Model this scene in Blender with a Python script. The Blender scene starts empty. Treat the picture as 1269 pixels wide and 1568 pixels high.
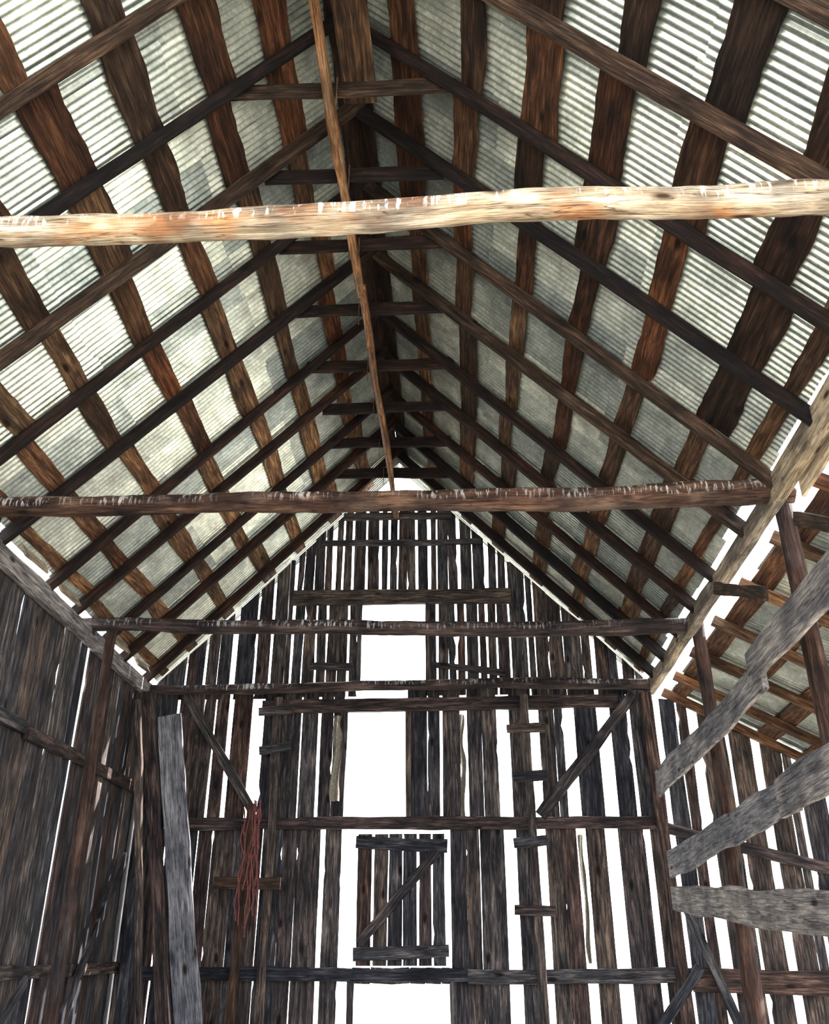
import bpy, math, random
from mathutils import Vector, noise
random.seed(7)
E=1.6
R=random.random
def U(a,b): return a+(b-a)*R()
V=Vector

class MB:
    def __init__(s): s.v=[];s.f=[];s.loc=[];s.r=[]
    def vert(s,p,l,r):
        s.v.append((p[0],p[1],p[2]+E)); s.loc.append(tuple(l)); s.r.append(r); return len(s.v)-1
    def ring_tube(s,rings,cap=True):
        for a,b in zip(rings,rings[1:]):
            n=len(a)
            for i in range(n):
                j=(i+1)%n
                s.f.append((a[i],a[j],b[j],b[i]))
        if cap:
            s.f.append(tuple(reversed(rings[0]))); s.f.append(tuple(rings[-1]))

def plank(mb,p0,p1,w,th,wdir,seg=.3,jw=.006,jc=.004,rnd=None,skew0=0,skew1=0,notch=0,w1=None,cham=0.0):
    p0=V(p0);p1=V(p1);L=p1-p0;ln=L.length
    if ln<.02: return
    l=L/ln; W=V(wdir); W=(W-l*W.dot(l)).normalized(); N=l.cross(W)
    n=max(1,int(ln/seg)); r=R() if rnd is None else rnd
    off=V((U(0,90),U(0,90),U(0,90))); ph=U(0,100)
    if w1 is None: w1=w
    rings=[]
    for i in range(n+1):
        t=i/n
        ww=w+(w1-w)*t
        e1=noise.noise(V((t*ln*1.3,ph,0)))*jw*3+U(-jw,jw)*.4
        e2=noise.noise(V((t*ln*1.3,ph+9,0)))*jw*3+U(-jw,jw)*.4
        if notch and 0<i<n:
            if R()<notch: e1-=U(.01,.03)
            if R()<notch: e2-=U(.01,.03)
        a=-ww/2-e1; b=ww/2+e2
        if b-a<.02: m=(a+b)/2;a=m-.01;b=m+.01
        c=p0+L*t+N*(noise.noise(V((t*ln*.5,ph+20,0)))*jc*4)+W*(noise.noise(V((t*ln*.4,ph+40,0)))*jc*4)
        sk=skew0 if i==0 else (skew1 if i==n else 0)
        h=th/2
        if cham:
            k=cham
            pts=[(a+k,-h),(b-k,-h),(b,-h+k),(b,h-k),(b-k,h),(a+k,h),(a,h-k),(a,-h+k)]
        else:
            pts=[(a,-h),(b,-h),(b,h),(a,h)]
        ring=[]
        for (x,y) in pts:
            ring.append(mb.vert(c+W*x+N*y+l*(sk*x/ww), V((t*ln,x,y))+off, r))
        rings.append(ring)
    mb.ring_tube(rings)

def log(mb,p0,p1,r0,r1,seg=.12,ns=12,wob=.03,rnd=None,lump=.12,up=None):
    p0=V(p0);p1=V(p1);L=p1-p0;ln=L.length;l=L/ln
    W=V((0,1,0)) if abs(l.y)<.8 else V((1,0,0))
    W=(W-l*W.dot(l)).normalized();N=l.cross(W)
    n=max(2,int(ln/seg));r=R() if rnd is None else rnd
    off=V((U(0,90),0,0));ph=U(0,100);rings=[]
    for i in range(n+1):
        t=i/n
        c=p0+L*t+N*(noise.noise(V((t*ln*.45,ph,0)))*wob*2)+W*(noise.noise(V((t*ln*.45,ph+30,0)))*wob*2)
        rr=r0+(r1-r0)*t
        ring=[]
        for k in range(ns):
            a=2*math.pi*k/ns
            q=rr*(1+lump*noise.noise(V((t*ln*1.6,math.cos(a)*.9+ph,math.sin(a)*.9)))+lump*.5*noise.noise(V((t*ln*6,math.cos(a)*2+ph,math.sin(a)*2))))
            ring.append(mb.vert(c+W*(math.cos(a)*q)+N*(math.sin(a)*q),V((t*ln,math.cos(a)*q,math.sin(a)*q))+off,r))
        rings.append(ring)
    mb.ring_tube(rings)

def obj(name,mb,mat,parent=None,smooth=False):
    me=bpy.data.meshes.new(name)
    me.from_pydata(mb.v,[],mb.f)
    a=me.attributes.new('loc','FLOAT_VECTOR','POINT'); a.data.foreach_set('vector',[c for l in mb.loc for c in l])
    a=me.attributes.new('rnd','FLOAT','POINT'); a.data.foreach_set('value',mb.r)
    if smooth: me.polygons.foreach_set('use_smooth',[True]*len(me.polygons))
    me.materials.append(mat); me.update()
    o=bpy.data.objects.new(name,me); bpy.context.scene.collection.objects.link(o)
    if parent: o.parent=parent
    return o
def empty(name):
    o=bpy.data.objects.new(name,None); bpy.context.scene.collection.objects.link(o); return o

# ---------------- materials
def nt(name):
    m=bpy.data.materials.new(name); m.use_nodes=True; t=m.node_tree; t.nodes.clear()
    out=t.nodes.new('ShaderNodeOutputMaterial'); b=t.nodes.new('ShaderNodeBsdfPrincipled')
    t.links.new(b.outputs[0],out.inputs[0]); return m,t,b
def ramp(t,stops):
    n=t.nodes.new('ShaderNodeValToRGB'); e=n.color_ramp.elements
    while len(e)<len(stops): e.new(.5)
    for x,(p,c) in zip(e,stops):
        x.position=p; x.color=(*c,1) if len(c)==3 else c
    return n
def wood(name,cols,tints,gs=1.0,rough=.85,knots=True,streak=None,contrast=.4,cracks=False,patch=None,spec=.2):
    m,t,b=nt(name); N=t.nodes.new; Lk=t.links.new
    at=N('ShaderNodeAttribute'); at.attribute_name='loc'
    ar=N('ShaderNodeAttribute'); ar.attribute_name='rnd'
    def nz(scale,s,det=5,rgh=.6,dist=0):
        mp=N('ShaderNodeMapping'); mp.inputs['Scale'].default_value=scale; Lk(at.outputs['Vector'],mp.inputs[0])
        n=N('ShaderNodeTexNoise'); n.inputs['Scale'].default_value=s; n.inputs['Detail'].default_value=det; n.inputs['Roughness'].default_value=rgh; n.inputs['Distortion'].default_value=dist
        Lk(mp.outputs[0],n.inputs['Vector']); return n
    def mix(fac,a,bb,mode='MULTIPLY'):
        x=N('ShaderNodeMixRGB'); x.blend_type=mode
        if isinstance(fac,(int,float)): x.inputs[0].default_value=fac
        else: Lk(fac,x.inputs[0])
        Lk(a,x.inputs[1])
        if isinstance(bb,tuple): x.inputs[2].default_value=(*bb,1)
        else: Lk(bb,x.inputs[2])
        return x.outputs[0]
    n1=nz((1.0*gs,11*gs,11*gs),2.2,9,.68,.7)
    k=len(cols); r1=ramp(t,[(.34+.32*i/(k-1),c) for i,c in enumerate(cols)]); Lk(n1.outputs['Fac'],r1.inputs[0])
    last=r1.outputs[0]
    if patch:
        npch=nz((1.3,3,3),1.0,3); rp_=ramp(t,[(.52,(0,0,0)),(.66,(1,1,1))]); Lk(npch.outputs['Fac'],rp_.inputs[0]); last=mix(rp_.outputs[0],last,patch,'MIX')
    n2=nz((3,90,90),1.3)
    r2=ramp(t,[(.36,(contrast,)*3),(.62,(1.25,)*3)]); Lk(n2.outputs['Fac'],r2.inputs[0])
    last=mix(1,last,r2.outputs[0])
    rt=ramp(t,[(i/max(1,len(tints)-1),c) for i,c in enumerate(tints)]); Lk(ar.outputs['Fac'],rt.inputs[0])
    last=mix(1,last,rt.outputs[0])
    n3=nz((1,1.5,1.5),1.7,4); r3=ramp(t,[(.38,(.4,.4,.44)),(.62,(1.25,1.2,1.14))]); Lk(n3.outputs['Fac'],r3.inputs[0])
    last=mix(.9,last,r3.outputs[0])
    if knots:
        mk=N('ShaderNodeMapping'); mk.inputs['Scale'].default_value=(1.6,4,4); Lk(at.outputs['Vector'],mk.inputs[0])
        vo=N('ShaderNodeTexVoronoi'); vo.inputs['Scale'].default_value=1; Lk(mk.outputs[0],vo.inputs['Vector'])
        rk=ramp(t,[(.07,(.12,.08,.06)),(.16,(1,1,1))]); Lk(vo.outputs['Distance'],rk.inputs[0]); last=mix(1,last,rk.outputs[0])
    if cracks:
        nc=nz((.7,16,16),1.0,3,.5,.3); rc=ramp(t,[(.485,(1,1,1)),(.5,(.12,.08,.06)),(.515,(1,1,1))]); Lk(nc.outputs['Fac'],rc.inputs[0]); last=mix(.85,last,rc.outputs[0])
    if streak:  # pale dashes on upward faces: sunlight painted into the colour, plus bird droppings
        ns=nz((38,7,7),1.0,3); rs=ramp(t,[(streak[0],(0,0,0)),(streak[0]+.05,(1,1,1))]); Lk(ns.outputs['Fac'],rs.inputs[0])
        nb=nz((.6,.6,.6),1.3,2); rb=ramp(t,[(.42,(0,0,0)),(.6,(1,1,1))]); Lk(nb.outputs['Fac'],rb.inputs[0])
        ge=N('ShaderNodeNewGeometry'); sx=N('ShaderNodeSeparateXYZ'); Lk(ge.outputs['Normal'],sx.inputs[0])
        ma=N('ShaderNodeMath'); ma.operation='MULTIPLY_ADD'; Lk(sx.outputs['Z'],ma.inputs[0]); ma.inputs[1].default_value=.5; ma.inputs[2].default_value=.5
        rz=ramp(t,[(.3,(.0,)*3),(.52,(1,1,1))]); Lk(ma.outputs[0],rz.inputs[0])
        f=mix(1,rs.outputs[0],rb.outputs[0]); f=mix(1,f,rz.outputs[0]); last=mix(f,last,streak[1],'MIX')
    Lk(last,b.inputs['Base Color']); b.inputs['Roughness'].default_value=rough
    b.inputs['Specular IOR Level'].default_value=spec
    ad=N('ShaderNodeMath'); ad.operation='ADD'; Lk(n1.outputs['Fac'],ad.inputs[0]); Lk(n2.outputs['Fac'],ad.inputs[1])
    bp=N('ShaderNodeBump'); bp.inputs['Strength'].default_value=.8; bp.inputs['Distance'].default_value=.018; Lk(ad.outputs[0],bp.inputs['Height']); Lk(bp.outputs[0],b.inputs['Normal'])
    return m
M_raft=wood('wood_rafter_dark',[(.005,.004,.006),(.015,.010,.010),(.050,.027,.020)],[(.55,.6,.7),(.9,.8,.75),(1.5,1.0,.75)])
M_raftn=wood('wood_rafter_brown',[(.018,.011,.008),(.055,.033,.023),(.15,.095,.064)],[(.8,.8,.8),(1.1,1,.95)])
M_sheath=wood('wood_sheathing',[(.028,.018,.014),(.115,.073,.05),(.29,.20,.135)],[(.14,.12,.13),(.25,.19,.17),(.48,.28,.20),(.32,.29,.28),(.7,.58,.47),(.9,.50,.33),(1.0,.92,.80),(1.5,1.15,.85),(1.75,1.5,1.2)])
M_wall=wood('wood_wall_weathered',[(.010,.012,.019),(.058,.054,.057),(.21,.18,.165)],[(.45,.52,.68),(1.0,.82,.74),(1.25,1.05,.9),(.6,.70,.88),(.95,.62,.50),(.7,.78,.93),(1.3,1.2,1.12)],cracks=True)
M_grey=wood('wood_grey_plank',[(.10,.10,.12),(.30,.285,.29),(.52,.49,.47)],[(.55,.58,.66),(.78,.82,.92),(1.05,1.0,.95)],cracks=True)
M_tan=wood('wood_plate_tan',[(.24,.18,.12),(.52,.43,.31),(.78,.69,.55)],[(.6,.6,.65),(1.1,1.05,1.0)],cracks=True,contrast=.6)
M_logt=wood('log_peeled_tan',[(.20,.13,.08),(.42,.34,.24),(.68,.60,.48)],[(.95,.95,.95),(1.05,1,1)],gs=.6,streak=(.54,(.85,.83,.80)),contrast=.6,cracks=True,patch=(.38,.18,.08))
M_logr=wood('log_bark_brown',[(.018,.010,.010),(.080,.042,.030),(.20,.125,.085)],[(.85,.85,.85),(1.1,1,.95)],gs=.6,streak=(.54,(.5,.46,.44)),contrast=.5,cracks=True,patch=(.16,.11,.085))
M_post=wood('log_post_brown',[(.014,.008,.008),(.060,.032,.025),(.14,.085,.062)],[(.85,.85,.9),(1.1,1,.95)],gs=.6,contrast=.45,cracks=True,patch=(.08,.068,.066))
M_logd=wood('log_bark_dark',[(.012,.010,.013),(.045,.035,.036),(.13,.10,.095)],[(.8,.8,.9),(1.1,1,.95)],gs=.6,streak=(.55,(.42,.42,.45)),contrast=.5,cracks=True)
M_track=wood('wood_track_orange',[(.13,.055,.025),(.36,.175,.08),(.55,.36,.21)],[(.9,.9,.9),(1.1,1,1)])

def metal():
    m,t,b=nt('galvanized_corrugated'); N=t.nodes.new; Lk=t.links.new
    at=N('ShaderNodeAttribute'); at.attribute_name='loc'
    ar=N('ShaderNodeAttribute'); ar.attribute_name='rnd'
    n1=N('ShaderNodeTexNoise'); n1.inputs['Scale'].default_value=3; n1.inputs['Detail'].default_value=8; n1.inputs['Roughness'].default_value=.7; Lk(at.outputs['Vector'],n1.inputs['Vector'])
    r1=ramp(t,[(.3,(.25,.265,.255)),(.5,(.46,.48,.455)),(.7,(.76,.77,.72))]); Lk(n1.outputs['Fac'],r1.inputs[0])
    vo=N('ShaderNodeTexVoronoi'); vo.inputs['Scale'].default_value=45; Lk(at.outputs['Vector'],vo.inputs['Vector'])
    r2=ramp(t,[(0,(.78,.78,.78)),(1,(1.17,1.17,1.17))]); Lk(vo.outputs['Color'],r2.inputs[0])
    mx=N('ShaderNodeMixRGB'); mx.blend_type='MULTIPLY'; mx.inputs[0].default_value=1; Lk(r1.outputs[0],mx.inputs[1]); Lk(r2.outputs[0],mx.inputs[2])
    rt=ramp(t,[(0,(.50,.54,.56)),(.5,(.86,.88,.86)),(1,(1.25,1.24,1.16))]); Lk(ar.outputs['Fac'],rt.inputs[0])
    m2=N('ShaderNodeMixRGB'); m2.blend_type='MULTIPLY'; m2.inputs[0].default_value=1; Lk(mx.outputs[0],m2.inputs[1]); Lk(rt.outputs[0],m2.inputs[2])
    mp=N('ShaderNodeMapping'); mp.inputs['Scale'].default_value=(7,1,1); Lk(at.outputs['Vector'],mp.inputs[0])
    n3=N('ShaderNodeTexNoise'); n3.inputs['Scale'].default_value=1.4; n3.inputs['Detail'].default_value=6; Lk(mp.outputs[0],n3.inputs['Vector'])
    r3=ramp(t,[(.55,(0,0,0)),(.75,(.6,.6,.6))]); Lk(n3.outputs['Fac'],r3.inputs[0])
    m3=N('ShaderNodeMixRGB'); Lk(r3.outputs[0],m3.inputs[0]); Lk(m2.outputs[0],m3.inputs[1]); m3.inputs[2].default_value=(.22,.195,.165,1)
    Lk(m3.outputs[0],b.inputs['Base Color']); b.inputs['Metallic'].default_value=.65; b.inputs['Roughness'].default_value=.30
    return m
M_metal=metal()
def simple(name,c1,c2,scale=4,rough=.9):
    m,t,b=nt(name); tc=t.nodes.new('ShaderNodeTexCoord'); n=t.nodes.new('ShaderNodeTexNoise'); n.inputs['Scale'].default_value=scale; n.inputs['Detail'].default_value=8
    t.links.new(tc.outputs['Object'],n.inputs['Vector']); r=ramp(t,[(.35,c1),(.65,c2)]); t.links.new(n.outputs['Fac'],r.inputs[0]); t.links.new(r.outputs[0],b.inputs['Base Color']); b.inputs['Roughness'].default_value=rough
    bp=t.nodes.new('ShaderNodeBump'); bp.inputs['Strength'].default_value=.4; bp.inputs['Distance'].default_value=.03; t.links.new(n.outputs['Fac'],bp.inputs['Height']); t.links.new(bp.outputs[0],b.inputs['Normal'])
    return m
M_floor=simple('dirt_straw',(.14,.12,.10),(.26,.225,.18),6)
M_ground=simple('dry_grass_ground',(.46,.44,.37),(.64,.61,.52),1.5)
M_twine=simple('red_twine',(.075,.02,.02),(.16,.045,.04),20)
M_burlap_straw=simple('burlap_straw',(.10,.09,.075),(.28,.24,.19),60)
M_iron=simple('rusty_iron',(.05,.03,.025),(.16,.08,.05),15,.6)

# ---------------- roof
XR,ZR=-.9,8.2
DX,DZ=.70,.714
Y0,Y1=1.0,14.42
def rp(side,s,h,y):
    return V((XR+side*(DX*s+DZ*h),y,ZR-DZ*s+DX*h))
RAFT=[1.3,2.35,3.4,4.45,5.5,6.5,7.5,8.6,9.75,10.7,11.7,12.55,13.5]
for side in (-1,1):
    mb=MB()
    rows=[(0.0,2.1),(1.95,3.9),(3.75,5.52)]
    for ri,(sa,sb) in enumerate(rows):
        y=Y0; k=0
        while y<Y1-.15:
            wdt=.70; cols=60
            if y+wdt>Y1: wdt=Y1-y
            r=R(); hh=(k%2)*.005+(2-ri)*.007+U(0,.004); ds=U(-.04,.04); sa2=sa+ds*(ri>0)
            if ri==0 and side>0 and y>6 and R()<.55: sa2+=U(.04,.11)
            sb2=sb+ds
            off=V((U(0,50),U(0,50),0)); g=[]
            tilt=U(-.012,.012)
            for j in range(5):
                t=j/4; s=sa2+(sb2-sa2)*t; row=[]
                for i in range(cols+1):
                    yy=y+wdt*i/cols
                    h=.015+hh+.015*math.cos(2*math.pi*(yy-Y0)/.07)+tilt*(i/cols-.5)
                    row.append(mb.vert(rp(side,s,h,yy),V((yy-y,s,0))+off,r))
                g.append(row)
            for j in range(4):
                for i in range(cols):
                    q=(g[j][i],g[j][i+1],g[j+1][i+1],g[j+1][i])
                    mb.f.append(q if side<0 else tuple(reversed(q)))
            y+=.63; k+=1
    obj('corrugated_metal_roof',mb,M_metal,smooth=True)
    mb=MB()
    svals=[.14,.85,1.62,2.40,3.22,4.02,4.82,5.36] if side>0 else [.14,.85,1.60,2.32,3.17,3.97,4.75,5.36]
    for si,s in enumerate(svals):
        y=Y0
        while y<Y1-.05:
            step=random.choice([1,1,1,2])
            idx=[q for q in RAFT if q>y+.4]
            ye=idx[min(step-1,len(idx)-1)] if idx else Y1
            if not [q for q in idx if q>ye]: ye=Y1-.4
            if ye<=y+.1: break
            near=1.0 if y<6 else 0
            w=U(.19,.28)+near*U(0.02,.13)
            if si==7: w=.15
            if si==0: w=.24
            so=U(-.07,.07) if 0<si<7 else 0
            tone=min(.98,max(0,(.0+.06*y if side>0 else .05+.075*y)+U(-.25,.30)))
            if si==0: tone=.1
            plank(mb,rp(side,s+so,-.016,y+.005),rp(side,s+so+U(-.04,.04)*(si>0),-.016,ye-.005),w,.026,(side*DX,0,-DZ),seg=.1,jw=.010+near*.010,jc=.001,rnd=tone)
            y=ye
            if y>=Y1-.45: break
    obj('roof_sheathing_boards',mb,M_sheath)
mb=MB()
for a,b in((Y0,6.1),(6.3,7.6),(8.5,9.9),(10.9,12.0),(12.7,14.0)):
    for sd in(-1,1): plank(mb,rp(sd,.08,.055,a),rp(sd,.08,.055,b),.17,.004,(sd*DX,0,-DZ),jw=.002,jc=0)
obj('roof_ridge_cap',mb,M_metal)
mb=MB(); mbn=MB(); mt=MB()
for yi,y in enumerate(RAFT):
    for side in(-1,1):
        tgt=mbn if (y<5 or (side>0 and y in(7.5,8.6)) or (side<0 and y==6.5)) else mb
        w=U(.075,.095); d=U(.12,.145)
        yy=y+side*.02
        if R()<.25 and y>5:
            log(tgt,rp(side,.02,-.03-.065,yy),rp(side,5.75,-.03-.065,yy+U(-.08,.08)),.06,.072,ns=9,seg=.3,wob=.004)
        else:
            plank(tgt,rp(side,.02,-.03-d/2,yy),rp(side,5.75,-.03-d/2,yy+U(-.08,.08)),w,d,(0,1,0),seg=.25,jw=.004,jc=.002,cham=.008)
    if y>3:
        hz=7.20+U(-.03,.03); hw=.90+U(-.08,.12)+(.12 if y==5.5 else 0)
        plank(mbn if y in(5.5,) else mt,(XR-hw,y+.09,hz),(XR+hw,y+.09,hz+U(-.02,.02)),.16,.05,(0,0,1),seg=.15,jw=.007,cham=.005)
obj('roof_rafters',mb,M_raft); obj('roof_rafters',mbn,M_raftn); obj('collar_ties',mt,M_raft)

# hay trolley track
tr=empty('hay_trolley_track')
mb=MB(); plank(mb,(-1.03,3.0,7.03),(-1.0,8.2,7.01),.085,.11,(1,0,0),seg=.2,jw=.005,jc=.010,cham=.008)
plank(mb,(-.98,8.1,7.03),(-.93,13.9,7.06),.075,.11,(1,0,0),seg=.2,jw=.005,jc=.010,cham=.008)
obj('track_timber',mb,M_track,tr)
mb=MB()
plank(mb,(-1.03,3.0,6.965),(-.94,13.9,7.0),.03,.012,(1,0,0),seg=.5,jw=.001,jc=0)
for y in RAFT[2:]:
    for dx in(-.055,.055): plank(mb,(-1.0+dx,y+.04,6.96),(-1.0+dx,y+.04,7.26),.03,.008,(0,1,0),jw=.001,jc=0)
obj('track_iron_rail',mb,M_iron,tr)
mb=MB(); plank(mb,(-.78,3.2,7.34),(-.76,5.85,7.32),.30,.035,(1,0,0),seg=.1,jw=.008,rnd=.5); obj('loft_plank',mb,M_sheath)
# ---------------- tie logs
def tie(name,p0,p1,r0,r1,mat,wob):
    mb=MB(); log(mb,p0,p1,r0,r1,wob=wob,ns=18,seg=.06,lump=.2)
    return obj(name,mb,mat,smooth=True)
tie('peeled_log_tie_beam',(-5.0,4.0,4.00),(3.35,4.0,4.06),.084,.096,M_logt,.025)
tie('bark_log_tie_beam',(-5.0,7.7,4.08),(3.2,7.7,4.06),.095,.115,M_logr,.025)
tie('dark_log_tie_beam',(-5.05,11.2,4.14),(3.15,11.2,4.02),.085,.105,M_logd,.03)
tie('gable_log_tie_beam',(-4.75,13.72,4.02),(3.0,13.72,4.02),.075,.085,M_logd,.03)

# ---------------- plates & posts
mb=MB()
plank(mb,(-4.76,Y0,4.0),(-4.76,14.0,4.0),.22,.10,(0,0,1),jw=.008,cham=.01,rnd=.8)
obj('wall_plate_beam',mb,M_grey)
mb=MB()
plank(mb,(3.02,Y0,4.10),(3.02,7.6,4.06),.27,.12,(0,0,1),jw=.010,cham=.012,rnd=.9)
plank(mb,(3.02,7.61,4.02),(3.02,14.0,4.02),.20,.12,(0,0,1),jw=.010,cham=.012,rnd=.1)
obj('wall_plate_beam',mb,M_tan)
mb=MB(); plank(mb,(3.12,5.5,4.12),(3.12,7.3,4.06),.5,.03,(0,0,1),jw=.01,seg=.1,rnd=.9)
obj('plate_gusset_board',mb,M_tan)
mb=MB()
for y in [1.8,2.9,5,6,9.2,10.2,12.1,13.1]:
    plank(mb,(-4.68,y-.3,4.18),(-4.68,y+.3,4.22),.14,.03,(-.4,0,.7),seg=.1,jw=.012)
obj('eave_blocking_boards',mb,M_tan)
posts=[(-4.56,11.2,.08),(-4.56,7.7,.09),(-4.56,4.0,.09),(3.19,7.75,.10),(3.19,11.25,.10),(3.19,4.0,.1)]
for x,y,r in posts:
    mb=MB(); log(mb,(x,y+.22,-1.62),(x+.01,y+.22,4.25),r,r*.85,ns=12,wob=.015,seg=.1,lump=.18); obj('round_log_post',mb,M_post,smooth=True)

# ---------------- rear gable wall
def roofz(x,m=.06): return ZR-abs(x-XR)*DZ/DX-m
wb=empty('wall_back')
mb=MB()
def wallrow(mb,x0,x1,z0,ztop,gaps,bw=(.18,.32),sg=(.0,.006),y=14.05,notch=.02,jw=.002,wide=.14):
    gaps=sorted(gaps)
    segs=[];cur=x0
    for gx,gw in gaps:
        if gx<=x0 or gx>=x1: continue
        a=gx-gw/2
        if a>cur: segs.append((cur,a))
        cur=gx+gw/2
    if cur<x1: segs.append((cur,x1))
    for a,b in segs:
        x=a
        while x<b-.03:
            w=min(U(*bw),b-x)
            if b-x-w<.10: w=b-x
            xc=x+w/2
            zt=ztop(xc) if callable(ztop) else ztop
            if zt>z0+.1:
                sk=0
                if callable(ztop): sk=(ztop(x+w)-ztop(x))
                lean=U(-.016,.016)
                plank(mb,(xc,y+U(-.012,.012),z0),(xc+lean,y+U(-.012,.012),zt),w,.025,(1,0,0),seg=.12,jw=jw,jc=.001,skew1=sk,notch=notch)
            x+=w+(U(*sg) if R()>wide else U(.018,.035))
wallrow(mb,-4.8,-1.72,2.0,4.08,[(-4.35,.02),(-3.75,.04),(-3.5,.07),(-3.08,.19),(-2.1,.05)])
wallrow(mb,-.74,3.0,2.0,4.08,[(-.23,.04),(.12,.12),(.73,.19),(1.2,.16),(1.73,.19),(2.27,.21),(2.66,.05)])
wallrow(mb,-4.8,-1.70,-1.6,2.0,[(-4.3,.02),(-3.1,.06),(-2.35,.02),(-1.97,.06)])
wallrow(mb,-.12,3.0,-1.6,2.0,[(.76,.18),(1.2,.13),(1.80,.14),(2.24,.19),(2.75,.09)])
wallrow(mb,-1.5,-.14,-.05,.15,[])
wallrow(mb,-4.75,-2.72,3.95,roofz,[(-4.3,.03),(-4.0,.05),(-3.55,.09),(-3.2,.04),(-2.95,.04)],bw=(.13,.22),sg=(.0,.01),y=14.08)
wallrow(mb,.98,2.95,3.95,roofz,[(1.3,.02),(2.2,.06),(2.6,.06)],bw=(.18,.30),y=14.08)
obj('wall_boards',mb,M_wall,wb)
hd=empty('slatted_hay_door'); mb=MB()
ztop=lambda x:min(7.45,roofz(x))
def slats(x0,x1,z0,z1):
    x=x0
    while x<x1-.05:
        w=min(U(.09,.21),x1-x)
        f=callable(z1); zt=z1(x+w/2) if f else z1
        plank(mb,(x+w/2,14.08+U(-.01,.01),z0),(x+w/2+U(-.02,.02),14.08,zt),w,.022,(1,0,0),seg=.13,jw=.003,notch=.03,jc=.001,skew1=(z1(x+w)-z1(x)) if f else 0)
        x+=w+random.choice([U(.006,.02),U(.02,.045),U(.03,.06)])
slats(-2.6,.92,5.6,ztop); slats(-2.6,-1.5,3.97,5.6); slats(-.44,.92,3.97,5.6)
obj('door_slats',mb,M_wall,hd)
mb=MB()
plank(mb,(-2.65,14.02,5.62),(.95,14.02,5.6),.26,.05,(0,0,1),jw=.006)
plank(mb,(-2.2,14.02,6.62),(.5,14.02,6.6),.10,.05,(0,0,1),jw=.006)
plank(mb,(-1.85,14.02,7.12),(.0,14.02,7.10),.14,.05,(0,0,1),jw=.006)
plank(mb,(-1.45,14.02,7.45),(-.35,14.02,7.42),.10,.05,(0,0,1),jw=.006)
plank(mb,(-2.66,14.02,4.1),(-2.66,14.02,6.3),.07,.05,(1,0,0),jw=.004); plank(mb,(.95,14.02,4.1),(.95,14.02,6.2),.07,.05,(1,0,0),jw=.004)
plank(mb,(-1.52,14.02,4.1),(-1.52,14.02,5.5),.07,.05,(1,0,0),jw=.004); plank(mb,(-.42,14.02,4.1),(-.42,14.02,5.5),.07,.05,(1,0,0),jw=.004)
plank(mb,(-2.3,14.0,4.45),(-1.6,14.0,4.42),.12,.03,(0,0,1)); plank(mb,(-.35,14.0,4.45),(.8,14.0,4.3),.10,.03,(0,0,1))
obj('door_frame',mb,M_wall,hd)
mb=MB()
plank(mb,(-3.0,13.96,3.78),(2.5,13.96,3.82),.20,.07,(0,0,1),jw=.008)
plank(mb,(-4.3,13.94,2.05),(2.95,13.94,2.02),.17,.08,(0,0,1),jw=.01,cham=.01)
plank(mb,(-4.7,13.94,.08),(.1,13.94,.06),.17,.08,(0,0,1),jw=.01,cham=.01); plank(mb,(.1,13.94,.04),(3.2,13.94,.04),.19,.08,(0,0,1),jw=.01,cham=.01)
plank(mb,(-4.2,13.86,3.95),(-3.0,13.86,2.2),.14,.06,(1,0,0),jw=.008)
plank(mb,(2.72,13.86,3.9),(1.2,13.86,2.12),.17,.06,(1,0,0),jw=.01)
plank(mb,(-1.72,13.97,2.05),(-1.72,13.97,3.8),.08,.05,(1,0,0)); plank(mb,(-.72,13.97,2.05),(-.72,13.97,3.8),.08,.05,(1,0,0))
plank(mb,(-1.5,13.97,-1.6),(-1.5,13.97,.0),.1,.06,(1,0,0)); plank(mb,(-.1,13.97,-1.6),(-.1,13.97,.0),.1,.06,(1,0,0))
plank(mb,(3.2,13.8,.15),(2.3,13.8,-.9),.13,.05,(1,0,0))
plank(mb,(2.98,13.85,-1.6),(2.9,13.85,3.9),.16,.14,(1,0,0),cham=.015)
plank(mb,(-4.55,13.85,-1.6),(-4.62,13.85,3.9),.17,.14,(1,0,0),cham=.015)
obj('wall_girts_and_braces',mb,M_wall,wb)
bd=empty('braced_barn_door'); mb=MB(); x=-1.44
while x<-.2:
    w=U(.14,.22); w=min(w,-.17-x); plank(mb,(x+w/2,14.02,.17),(x+w/2,14.02,1.9),w,.025,(1,0,0),seg=.13,notch=.03,jw=.003); x+=w+U(.008,.03)
plank(mb,(-1.48,13.98,1.78),(-.15,13.98,1.72),.17,.04,(0,0,1)); plank(mb,(-1.48,13.98,.32),(-.15,13.98,.36),.16,.04,(0,0,1))
plank(mb,(-.3,13.94,1.65),(-1.4,13.94,.45),.13,.035,(1,0,0)); obj('door_planks',mb,M_wall,bd)

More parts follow.
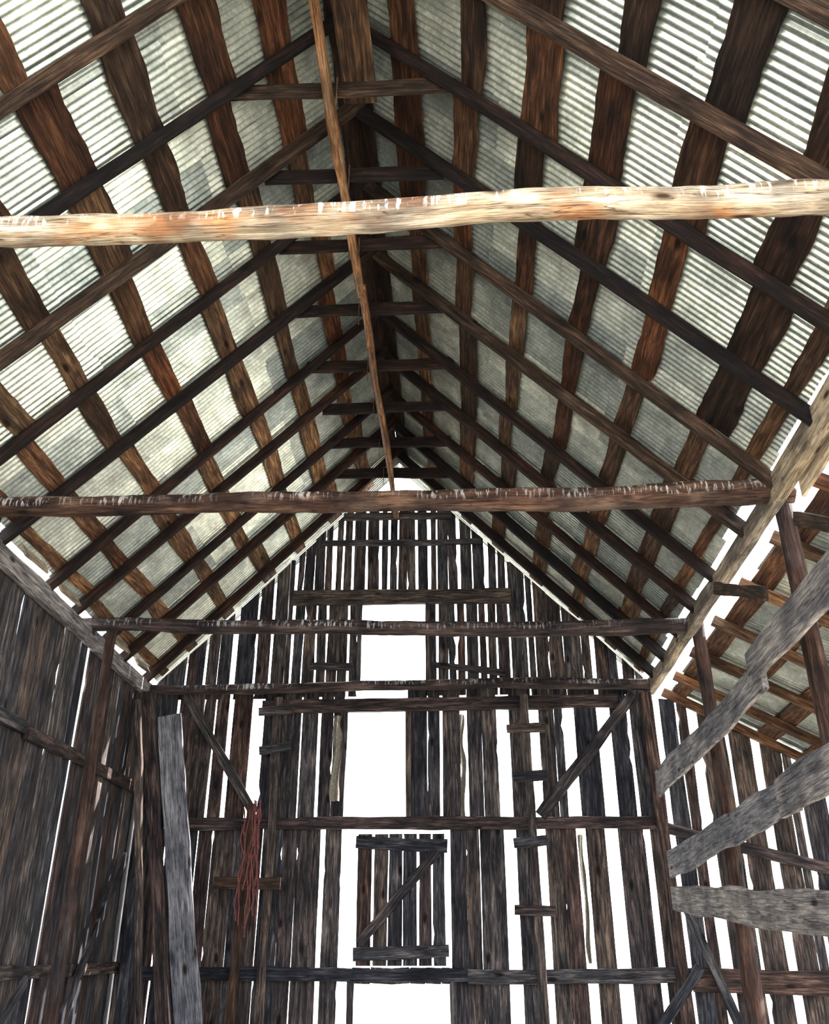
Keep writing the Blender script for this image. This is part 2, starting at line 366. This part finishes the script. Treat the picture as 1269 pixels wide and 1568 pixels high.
for (x0,x1,zt,zb,cl) in ((1.05,1.12,3.9,-1.6,[3.4,2.65,1.75,.85]),(-2.72,-2.68,3.9,-1.6,[3.65,3.1])):
    lad=empty('wooden_cleat_ladder'); mb=MB()
    plank(mb,(x1,13.84,zb),(x0,13.84,zt),.12,.08,(1,0,0),cham=.01,jw=.006)
    for z in cl: plank(mb,(x0-.27+U(-.03,.05),13.78,z+U(-.04,.04)),(x0+.27+U(-.05,.03),13.78,z+U(-.06,.06)),.13,.035,(0,0,1),jw=.01,seg=.1)
    obj('ladder_timbers',mb,M_wall,lad)
tw=empty('hanging_red_twine'); mb=MB()
for i in range(11):
    x=-2.96+U(-.13,.13); z0=2.2+U(-.05,.15); z1=U(.35,1.5); p=V((x,13.66+U(-.04,.04),z0)); n=14
    for k in range(n):
        q=p+V((U(-.028,.028)-(x+2.98)*.03,U(-.01,.01),(z1-z0)/n)); plank(mb,p,q,.007,.007,(1,0,0),seg=1,jw=.0005,jc=0); p=q
obj('twine_strands',mb,M_twine,tw)
mb=MB(); plank(mb,(-3.45,13.72,1.22),(-2.5,13.72,1.2),.16,.04,(0,0,1),jw=.01,seg=.1); plank(mb,(-3.1,13.76,-1.6),(-3.0,13.76,2.3),.13,.05,(1,0,0),jw=.01)
obj('twine_crossboard',mb,M_raftn,tw)
def cloth(name,x,z0,z1,w,y):
    mb=MB(); g=[];n=40;c=10
    for j in range(n+1):
        t=j/n; row=[]
        for i in range(c+1):
            s=i/c; ww=w*(.8+.5*noise.noise(V((t*5,x,0))))
            row.append(mb.vert((x+ww*(s-.5)+.04*noise.noise(V((t*3,x,4))),y+.03*math.sin(s*9+t*4),z0+(z1-z0)*t),(s,t,0),.5))
        g.append(row)
    for j in range(n):
        for i in range(c): mb.f.append((g[j][i],g[j][i+1],g[j+1][i+1],g[j+1][i]))
    obj(name,mb,M_burlap_straw,smooth=True)
cloth('burlap_straw_strip',-1.80,3.62,2.35,.17,13.9)
cloth('burlap_straw_strip',.09,3.7,2.1,.10,14.2)  # straw behind the wall gap, drawn with the same sheet as the burlap
cloth('burlap_straw_strip',1.80,1.9,.2,.08,14.2)  # straw behind the lower gap, not cloth

# ---------------- left wall
wl=empty('wall_left'); mb=MB(); y=Y0
while y<14.0:
    w=U(.18,.28); lean=U(-.02,.02)
    plank(mb,(-4.84+U(-.01,.01),y+w/2,-1.6),(-4.84+U(-.01,.01),y+w/2+lean,4.02),w,.025,(0,1,0),seg=.14,jw=.004,jc=.002,notch=.04)
    y+=w+(U(.04,.09) if R()<.17 else U(.0,.012))
obj('wall_boards',mb,M_wall,wl)
mb=MB()
for z in(2.45,.05):
    plank(mb,(-4.76,Y0,z),(-4.76,9.9,z+.03),.14,.07,(0,0,1),cham=.01,jw=.006); plank(mb,(-4.76,9.95,z),(-4.76,14,z+.1),.14,.07,(0,0,1),cham=.01,jw=.006)
plank(mb,(-4.68,13.5,1.56),(-4.68,11.5,-1.1),.12,.04,(0,1,0))
plank(mb,(-4.69,9.4,-1.5),(-4.69,10.9,.0),.12,.04,(0,1,0))
obj('wall_girts_and_braces',mb,M_wall,wl)
mb=MB(); plank(mb,(-3.22,13.0,-1.6),(-4.16,13.05,3.43),.34,.05,(1,0,0),jw=.012,cham=.006,rnd=.15); obj('leaning_wide_plank',mb,M_grey)
mb=MB(); plank(mb,(-3.62,13.3,-1.6),(-4.62,13.3,3.85),.18,.12,(1,0,0),jw=.008,cham=.01); obj('leaning_timber_post',mb,M_wall)
mb=MB(); plank(mb,(-3.8,12.7,-1.6),(-4.58,12.8,3.6),.10,.08,(1,0,0),jw=.008,cham=.008); obj('leaning_timber_post',mb,M_wall)

# ---------------- right open wall planks
def rail(pts,name,mat=M_grey):
    mb=MB()
    for (a,b,wa,wb_) in pts: plank(mb,a,b,wa,.06,(0,0,1),seg=.25,jw=.012,jc=.010,w1=wb_,cham=.008,rnd=U(.6,1))
    obj(name,mb,mat)
rail([((2.86,4.6,2.74),(2.88,8.75,2.70),.38,.34),((2.93,8.5,2.57),(2.93,13.7,2.52),.32,.38)],'weathered_side_plank')
rail([((2.86,5.0,1.44),(2.88,8.6,1.46),.38,.34),((2.93,8.3,1.46),(2.93,13.6,1.42),.30,.36)],'weathered_side_plank')
rail([((2.88,5.5,.22),(2.88,13.4,.98),.36,.32)],'weathered_side_plank')
mb=MB()
plank(mb,(3.14,7.6,3.75),(3.14,5.9,2.75),.14,.05,(0,0,1),jw=.01)
plank(mb,(2.92,8.1,3.2),(2.92,9.6,3.88),.13,.05,(0,0,1),jw=.01)
obj('side_brace_boards',mb,M_raftn)

# ---------------- lean-to
LX,LZ=3.35,3.98
def lp(s,h,y): return V((LX+.88*s+.47*h,y,LZ-.47*s+.88*h))
mb=MB(); y=3.0;k=0
while y<14.0:
    r=R();off=V((U(0,50),U(0,50),0));g=[];s0=U(-.05,.05)
    for j in range(4):
        s=s0+4.0*j/3;row=[]
        for i in range(43): 
            yy=y+.70*i/42; row.append(mb.vert(lp(s,.015+(k%2)*.006+.012*math.cos(2*math.pi*yy/.07),yy),V((yy-y,s,0))+off,r))
        g.append(row)
    for j in range(3):
        for i in range(42): mb.f.append((g[j+1][i],g[j+1][i+1],g[j][i+1],g[j][i]))
    y+=.63;k+=1
lt=empty('lean_to_roof'); obj('corrugated_sheets',mb,M_metal,lt,smooth=True)
mb=MB()
for s in(.12,.8,1.5,2.2,2.9,3.7):
    plank(mb,lp(s,-.014,3.0),lp(s,-.014,8.6),U(.2,.30),.025,(.88,0,-.47),seg=.12,jw=.008,jc=.001,rnd=.3); plank(mb,lp(s,-.014,8.61),lp(s,-.014,14.1),U(.2,.30),.025,(.88,0,-.47),seg=.12,jw=.008,jc=.001,rnd=.55)
obj('sheathing',mb,M_sheath,lt)
mb=MB()
for y in [3.3,4.6,5.9,7.2,8.4,9.6,10.8,12,13.1,13.95]:
    plank(mb,lp(-.12,-.10,y),lp(4.0,-.10,y+U(-.05,.05)),.08,.13,(0,1,0),cham=.008,rnd=U(.5,.85))
obj('rafters',mb,M_sheath,lt)
mb=MB()
for y in(3.2,6.5,9.5,12.0,13.9): log(mb,(6.7,y,-1.6),(6.7,y,1.85),.08,.07,seg=.2)
plank(mb,(6.7,3,1.82),(6.7,14,1.82),.14,.1,(0,0,1),cham=.01)
obj('lean_to_posts',mb,M_raft,lt)
ww=empty('wall_lean_to'); mb=MB()
wallrow(mb,3.04,6.8,-1.6,lambda x:LZ-(x-LX)*.534-.12 if x>3.35 else 3.86,[(3.10,.10),(3.62,.16),(4.1,.05),(4.5,.12),(5.0,.06),(5.4,.08)],notch=.04,jw=.005)
obj('wall_boards',mb,M_wall,ww)
mb=MB(); plank(mb,(3.0,13.94,1.95),(6.7,13.94,1.0),.15,.06,(0,0,1)); plank(mb,(3.1,13.9,1.0),(6.7,13.9,.9),.28,.05,(0,0,1)); plank(mb,(3.1,13.9,.0),(6.7,13.9,-.1),.3,.05,(0,0,1))
plank(mb,(3.1,13.8,.9),(3.9,13.8,-1.4),.12,.05,(1,0,0))
obj('wall_girts',mb,M_wall,ww)

# ---------------- floor and ground
def slab(name,x0,x1,y0,y1,z,mat,n=40):
    me=bpy.data.meshes.new(name); v=[];f=[]
    for j in range(n+1):
        for i in range(n+1):
            x=x0+(x1-x0)*i/n;y=y0+(y1-y0)*j/n; v.append((x,y,z+.02*noise.noise(V((x*.8,y*.8,0)))))
    for j in range(n):
        for i in range(n): a=j*(n+1)+i; f.append((a,a+1,a+n+2,a+n+1))
    me.from_pydata(v,[],f); me.materials.append(mat); o=bpy.data.objects.new(name,me); bpy.context.scene.collection.objects.link(o)
slab('floor',-4.95,6.9,.6,14.1,0,M_floor)
slab('ground',-60,60,-40,90,-.06,M_ground)

# ---------------- light
w=bpy.data.worlds.new('sky'); bpy.context.scene.world=w; w.use_nodes=True
bg=w.node_tree.nodes['Background']; bg.inputs[0].default_value=(.89,.955,1,1); bg.inputs[1].default_value=7.0
sl=bpy.data.lights.new('sun','SUN'); sl.energy=28; sl.angle=.01; sl.color=(1,.96,.9)
so=bpy.data.objects.new('sun',sl); bpy.context.scene.collection.objects.link(so)
d=V((-.80,-.30,-.52))
so.rotation_euler=d.to_track_quat('-Z','Y').to_euler(); so.location=(20,0,20)
bpy.context.scene.view_settings.view_transform='Standard'

cam=bpy.data.cameras.new('camera'); co=bpy.data.objects.new('camera',cam); bpy.context.scene.collection.objects.link(co)
cam.sensor_fit='VERTICAL'; cam.sensor_height=24; cam.lens=24*1400/1568
co.location=(0,0,E); co.rotation_euler=(math.radians(90+27.1),0,math.radians(2.57)); cam.clip_end=300
bpy.context.scene.camera=co
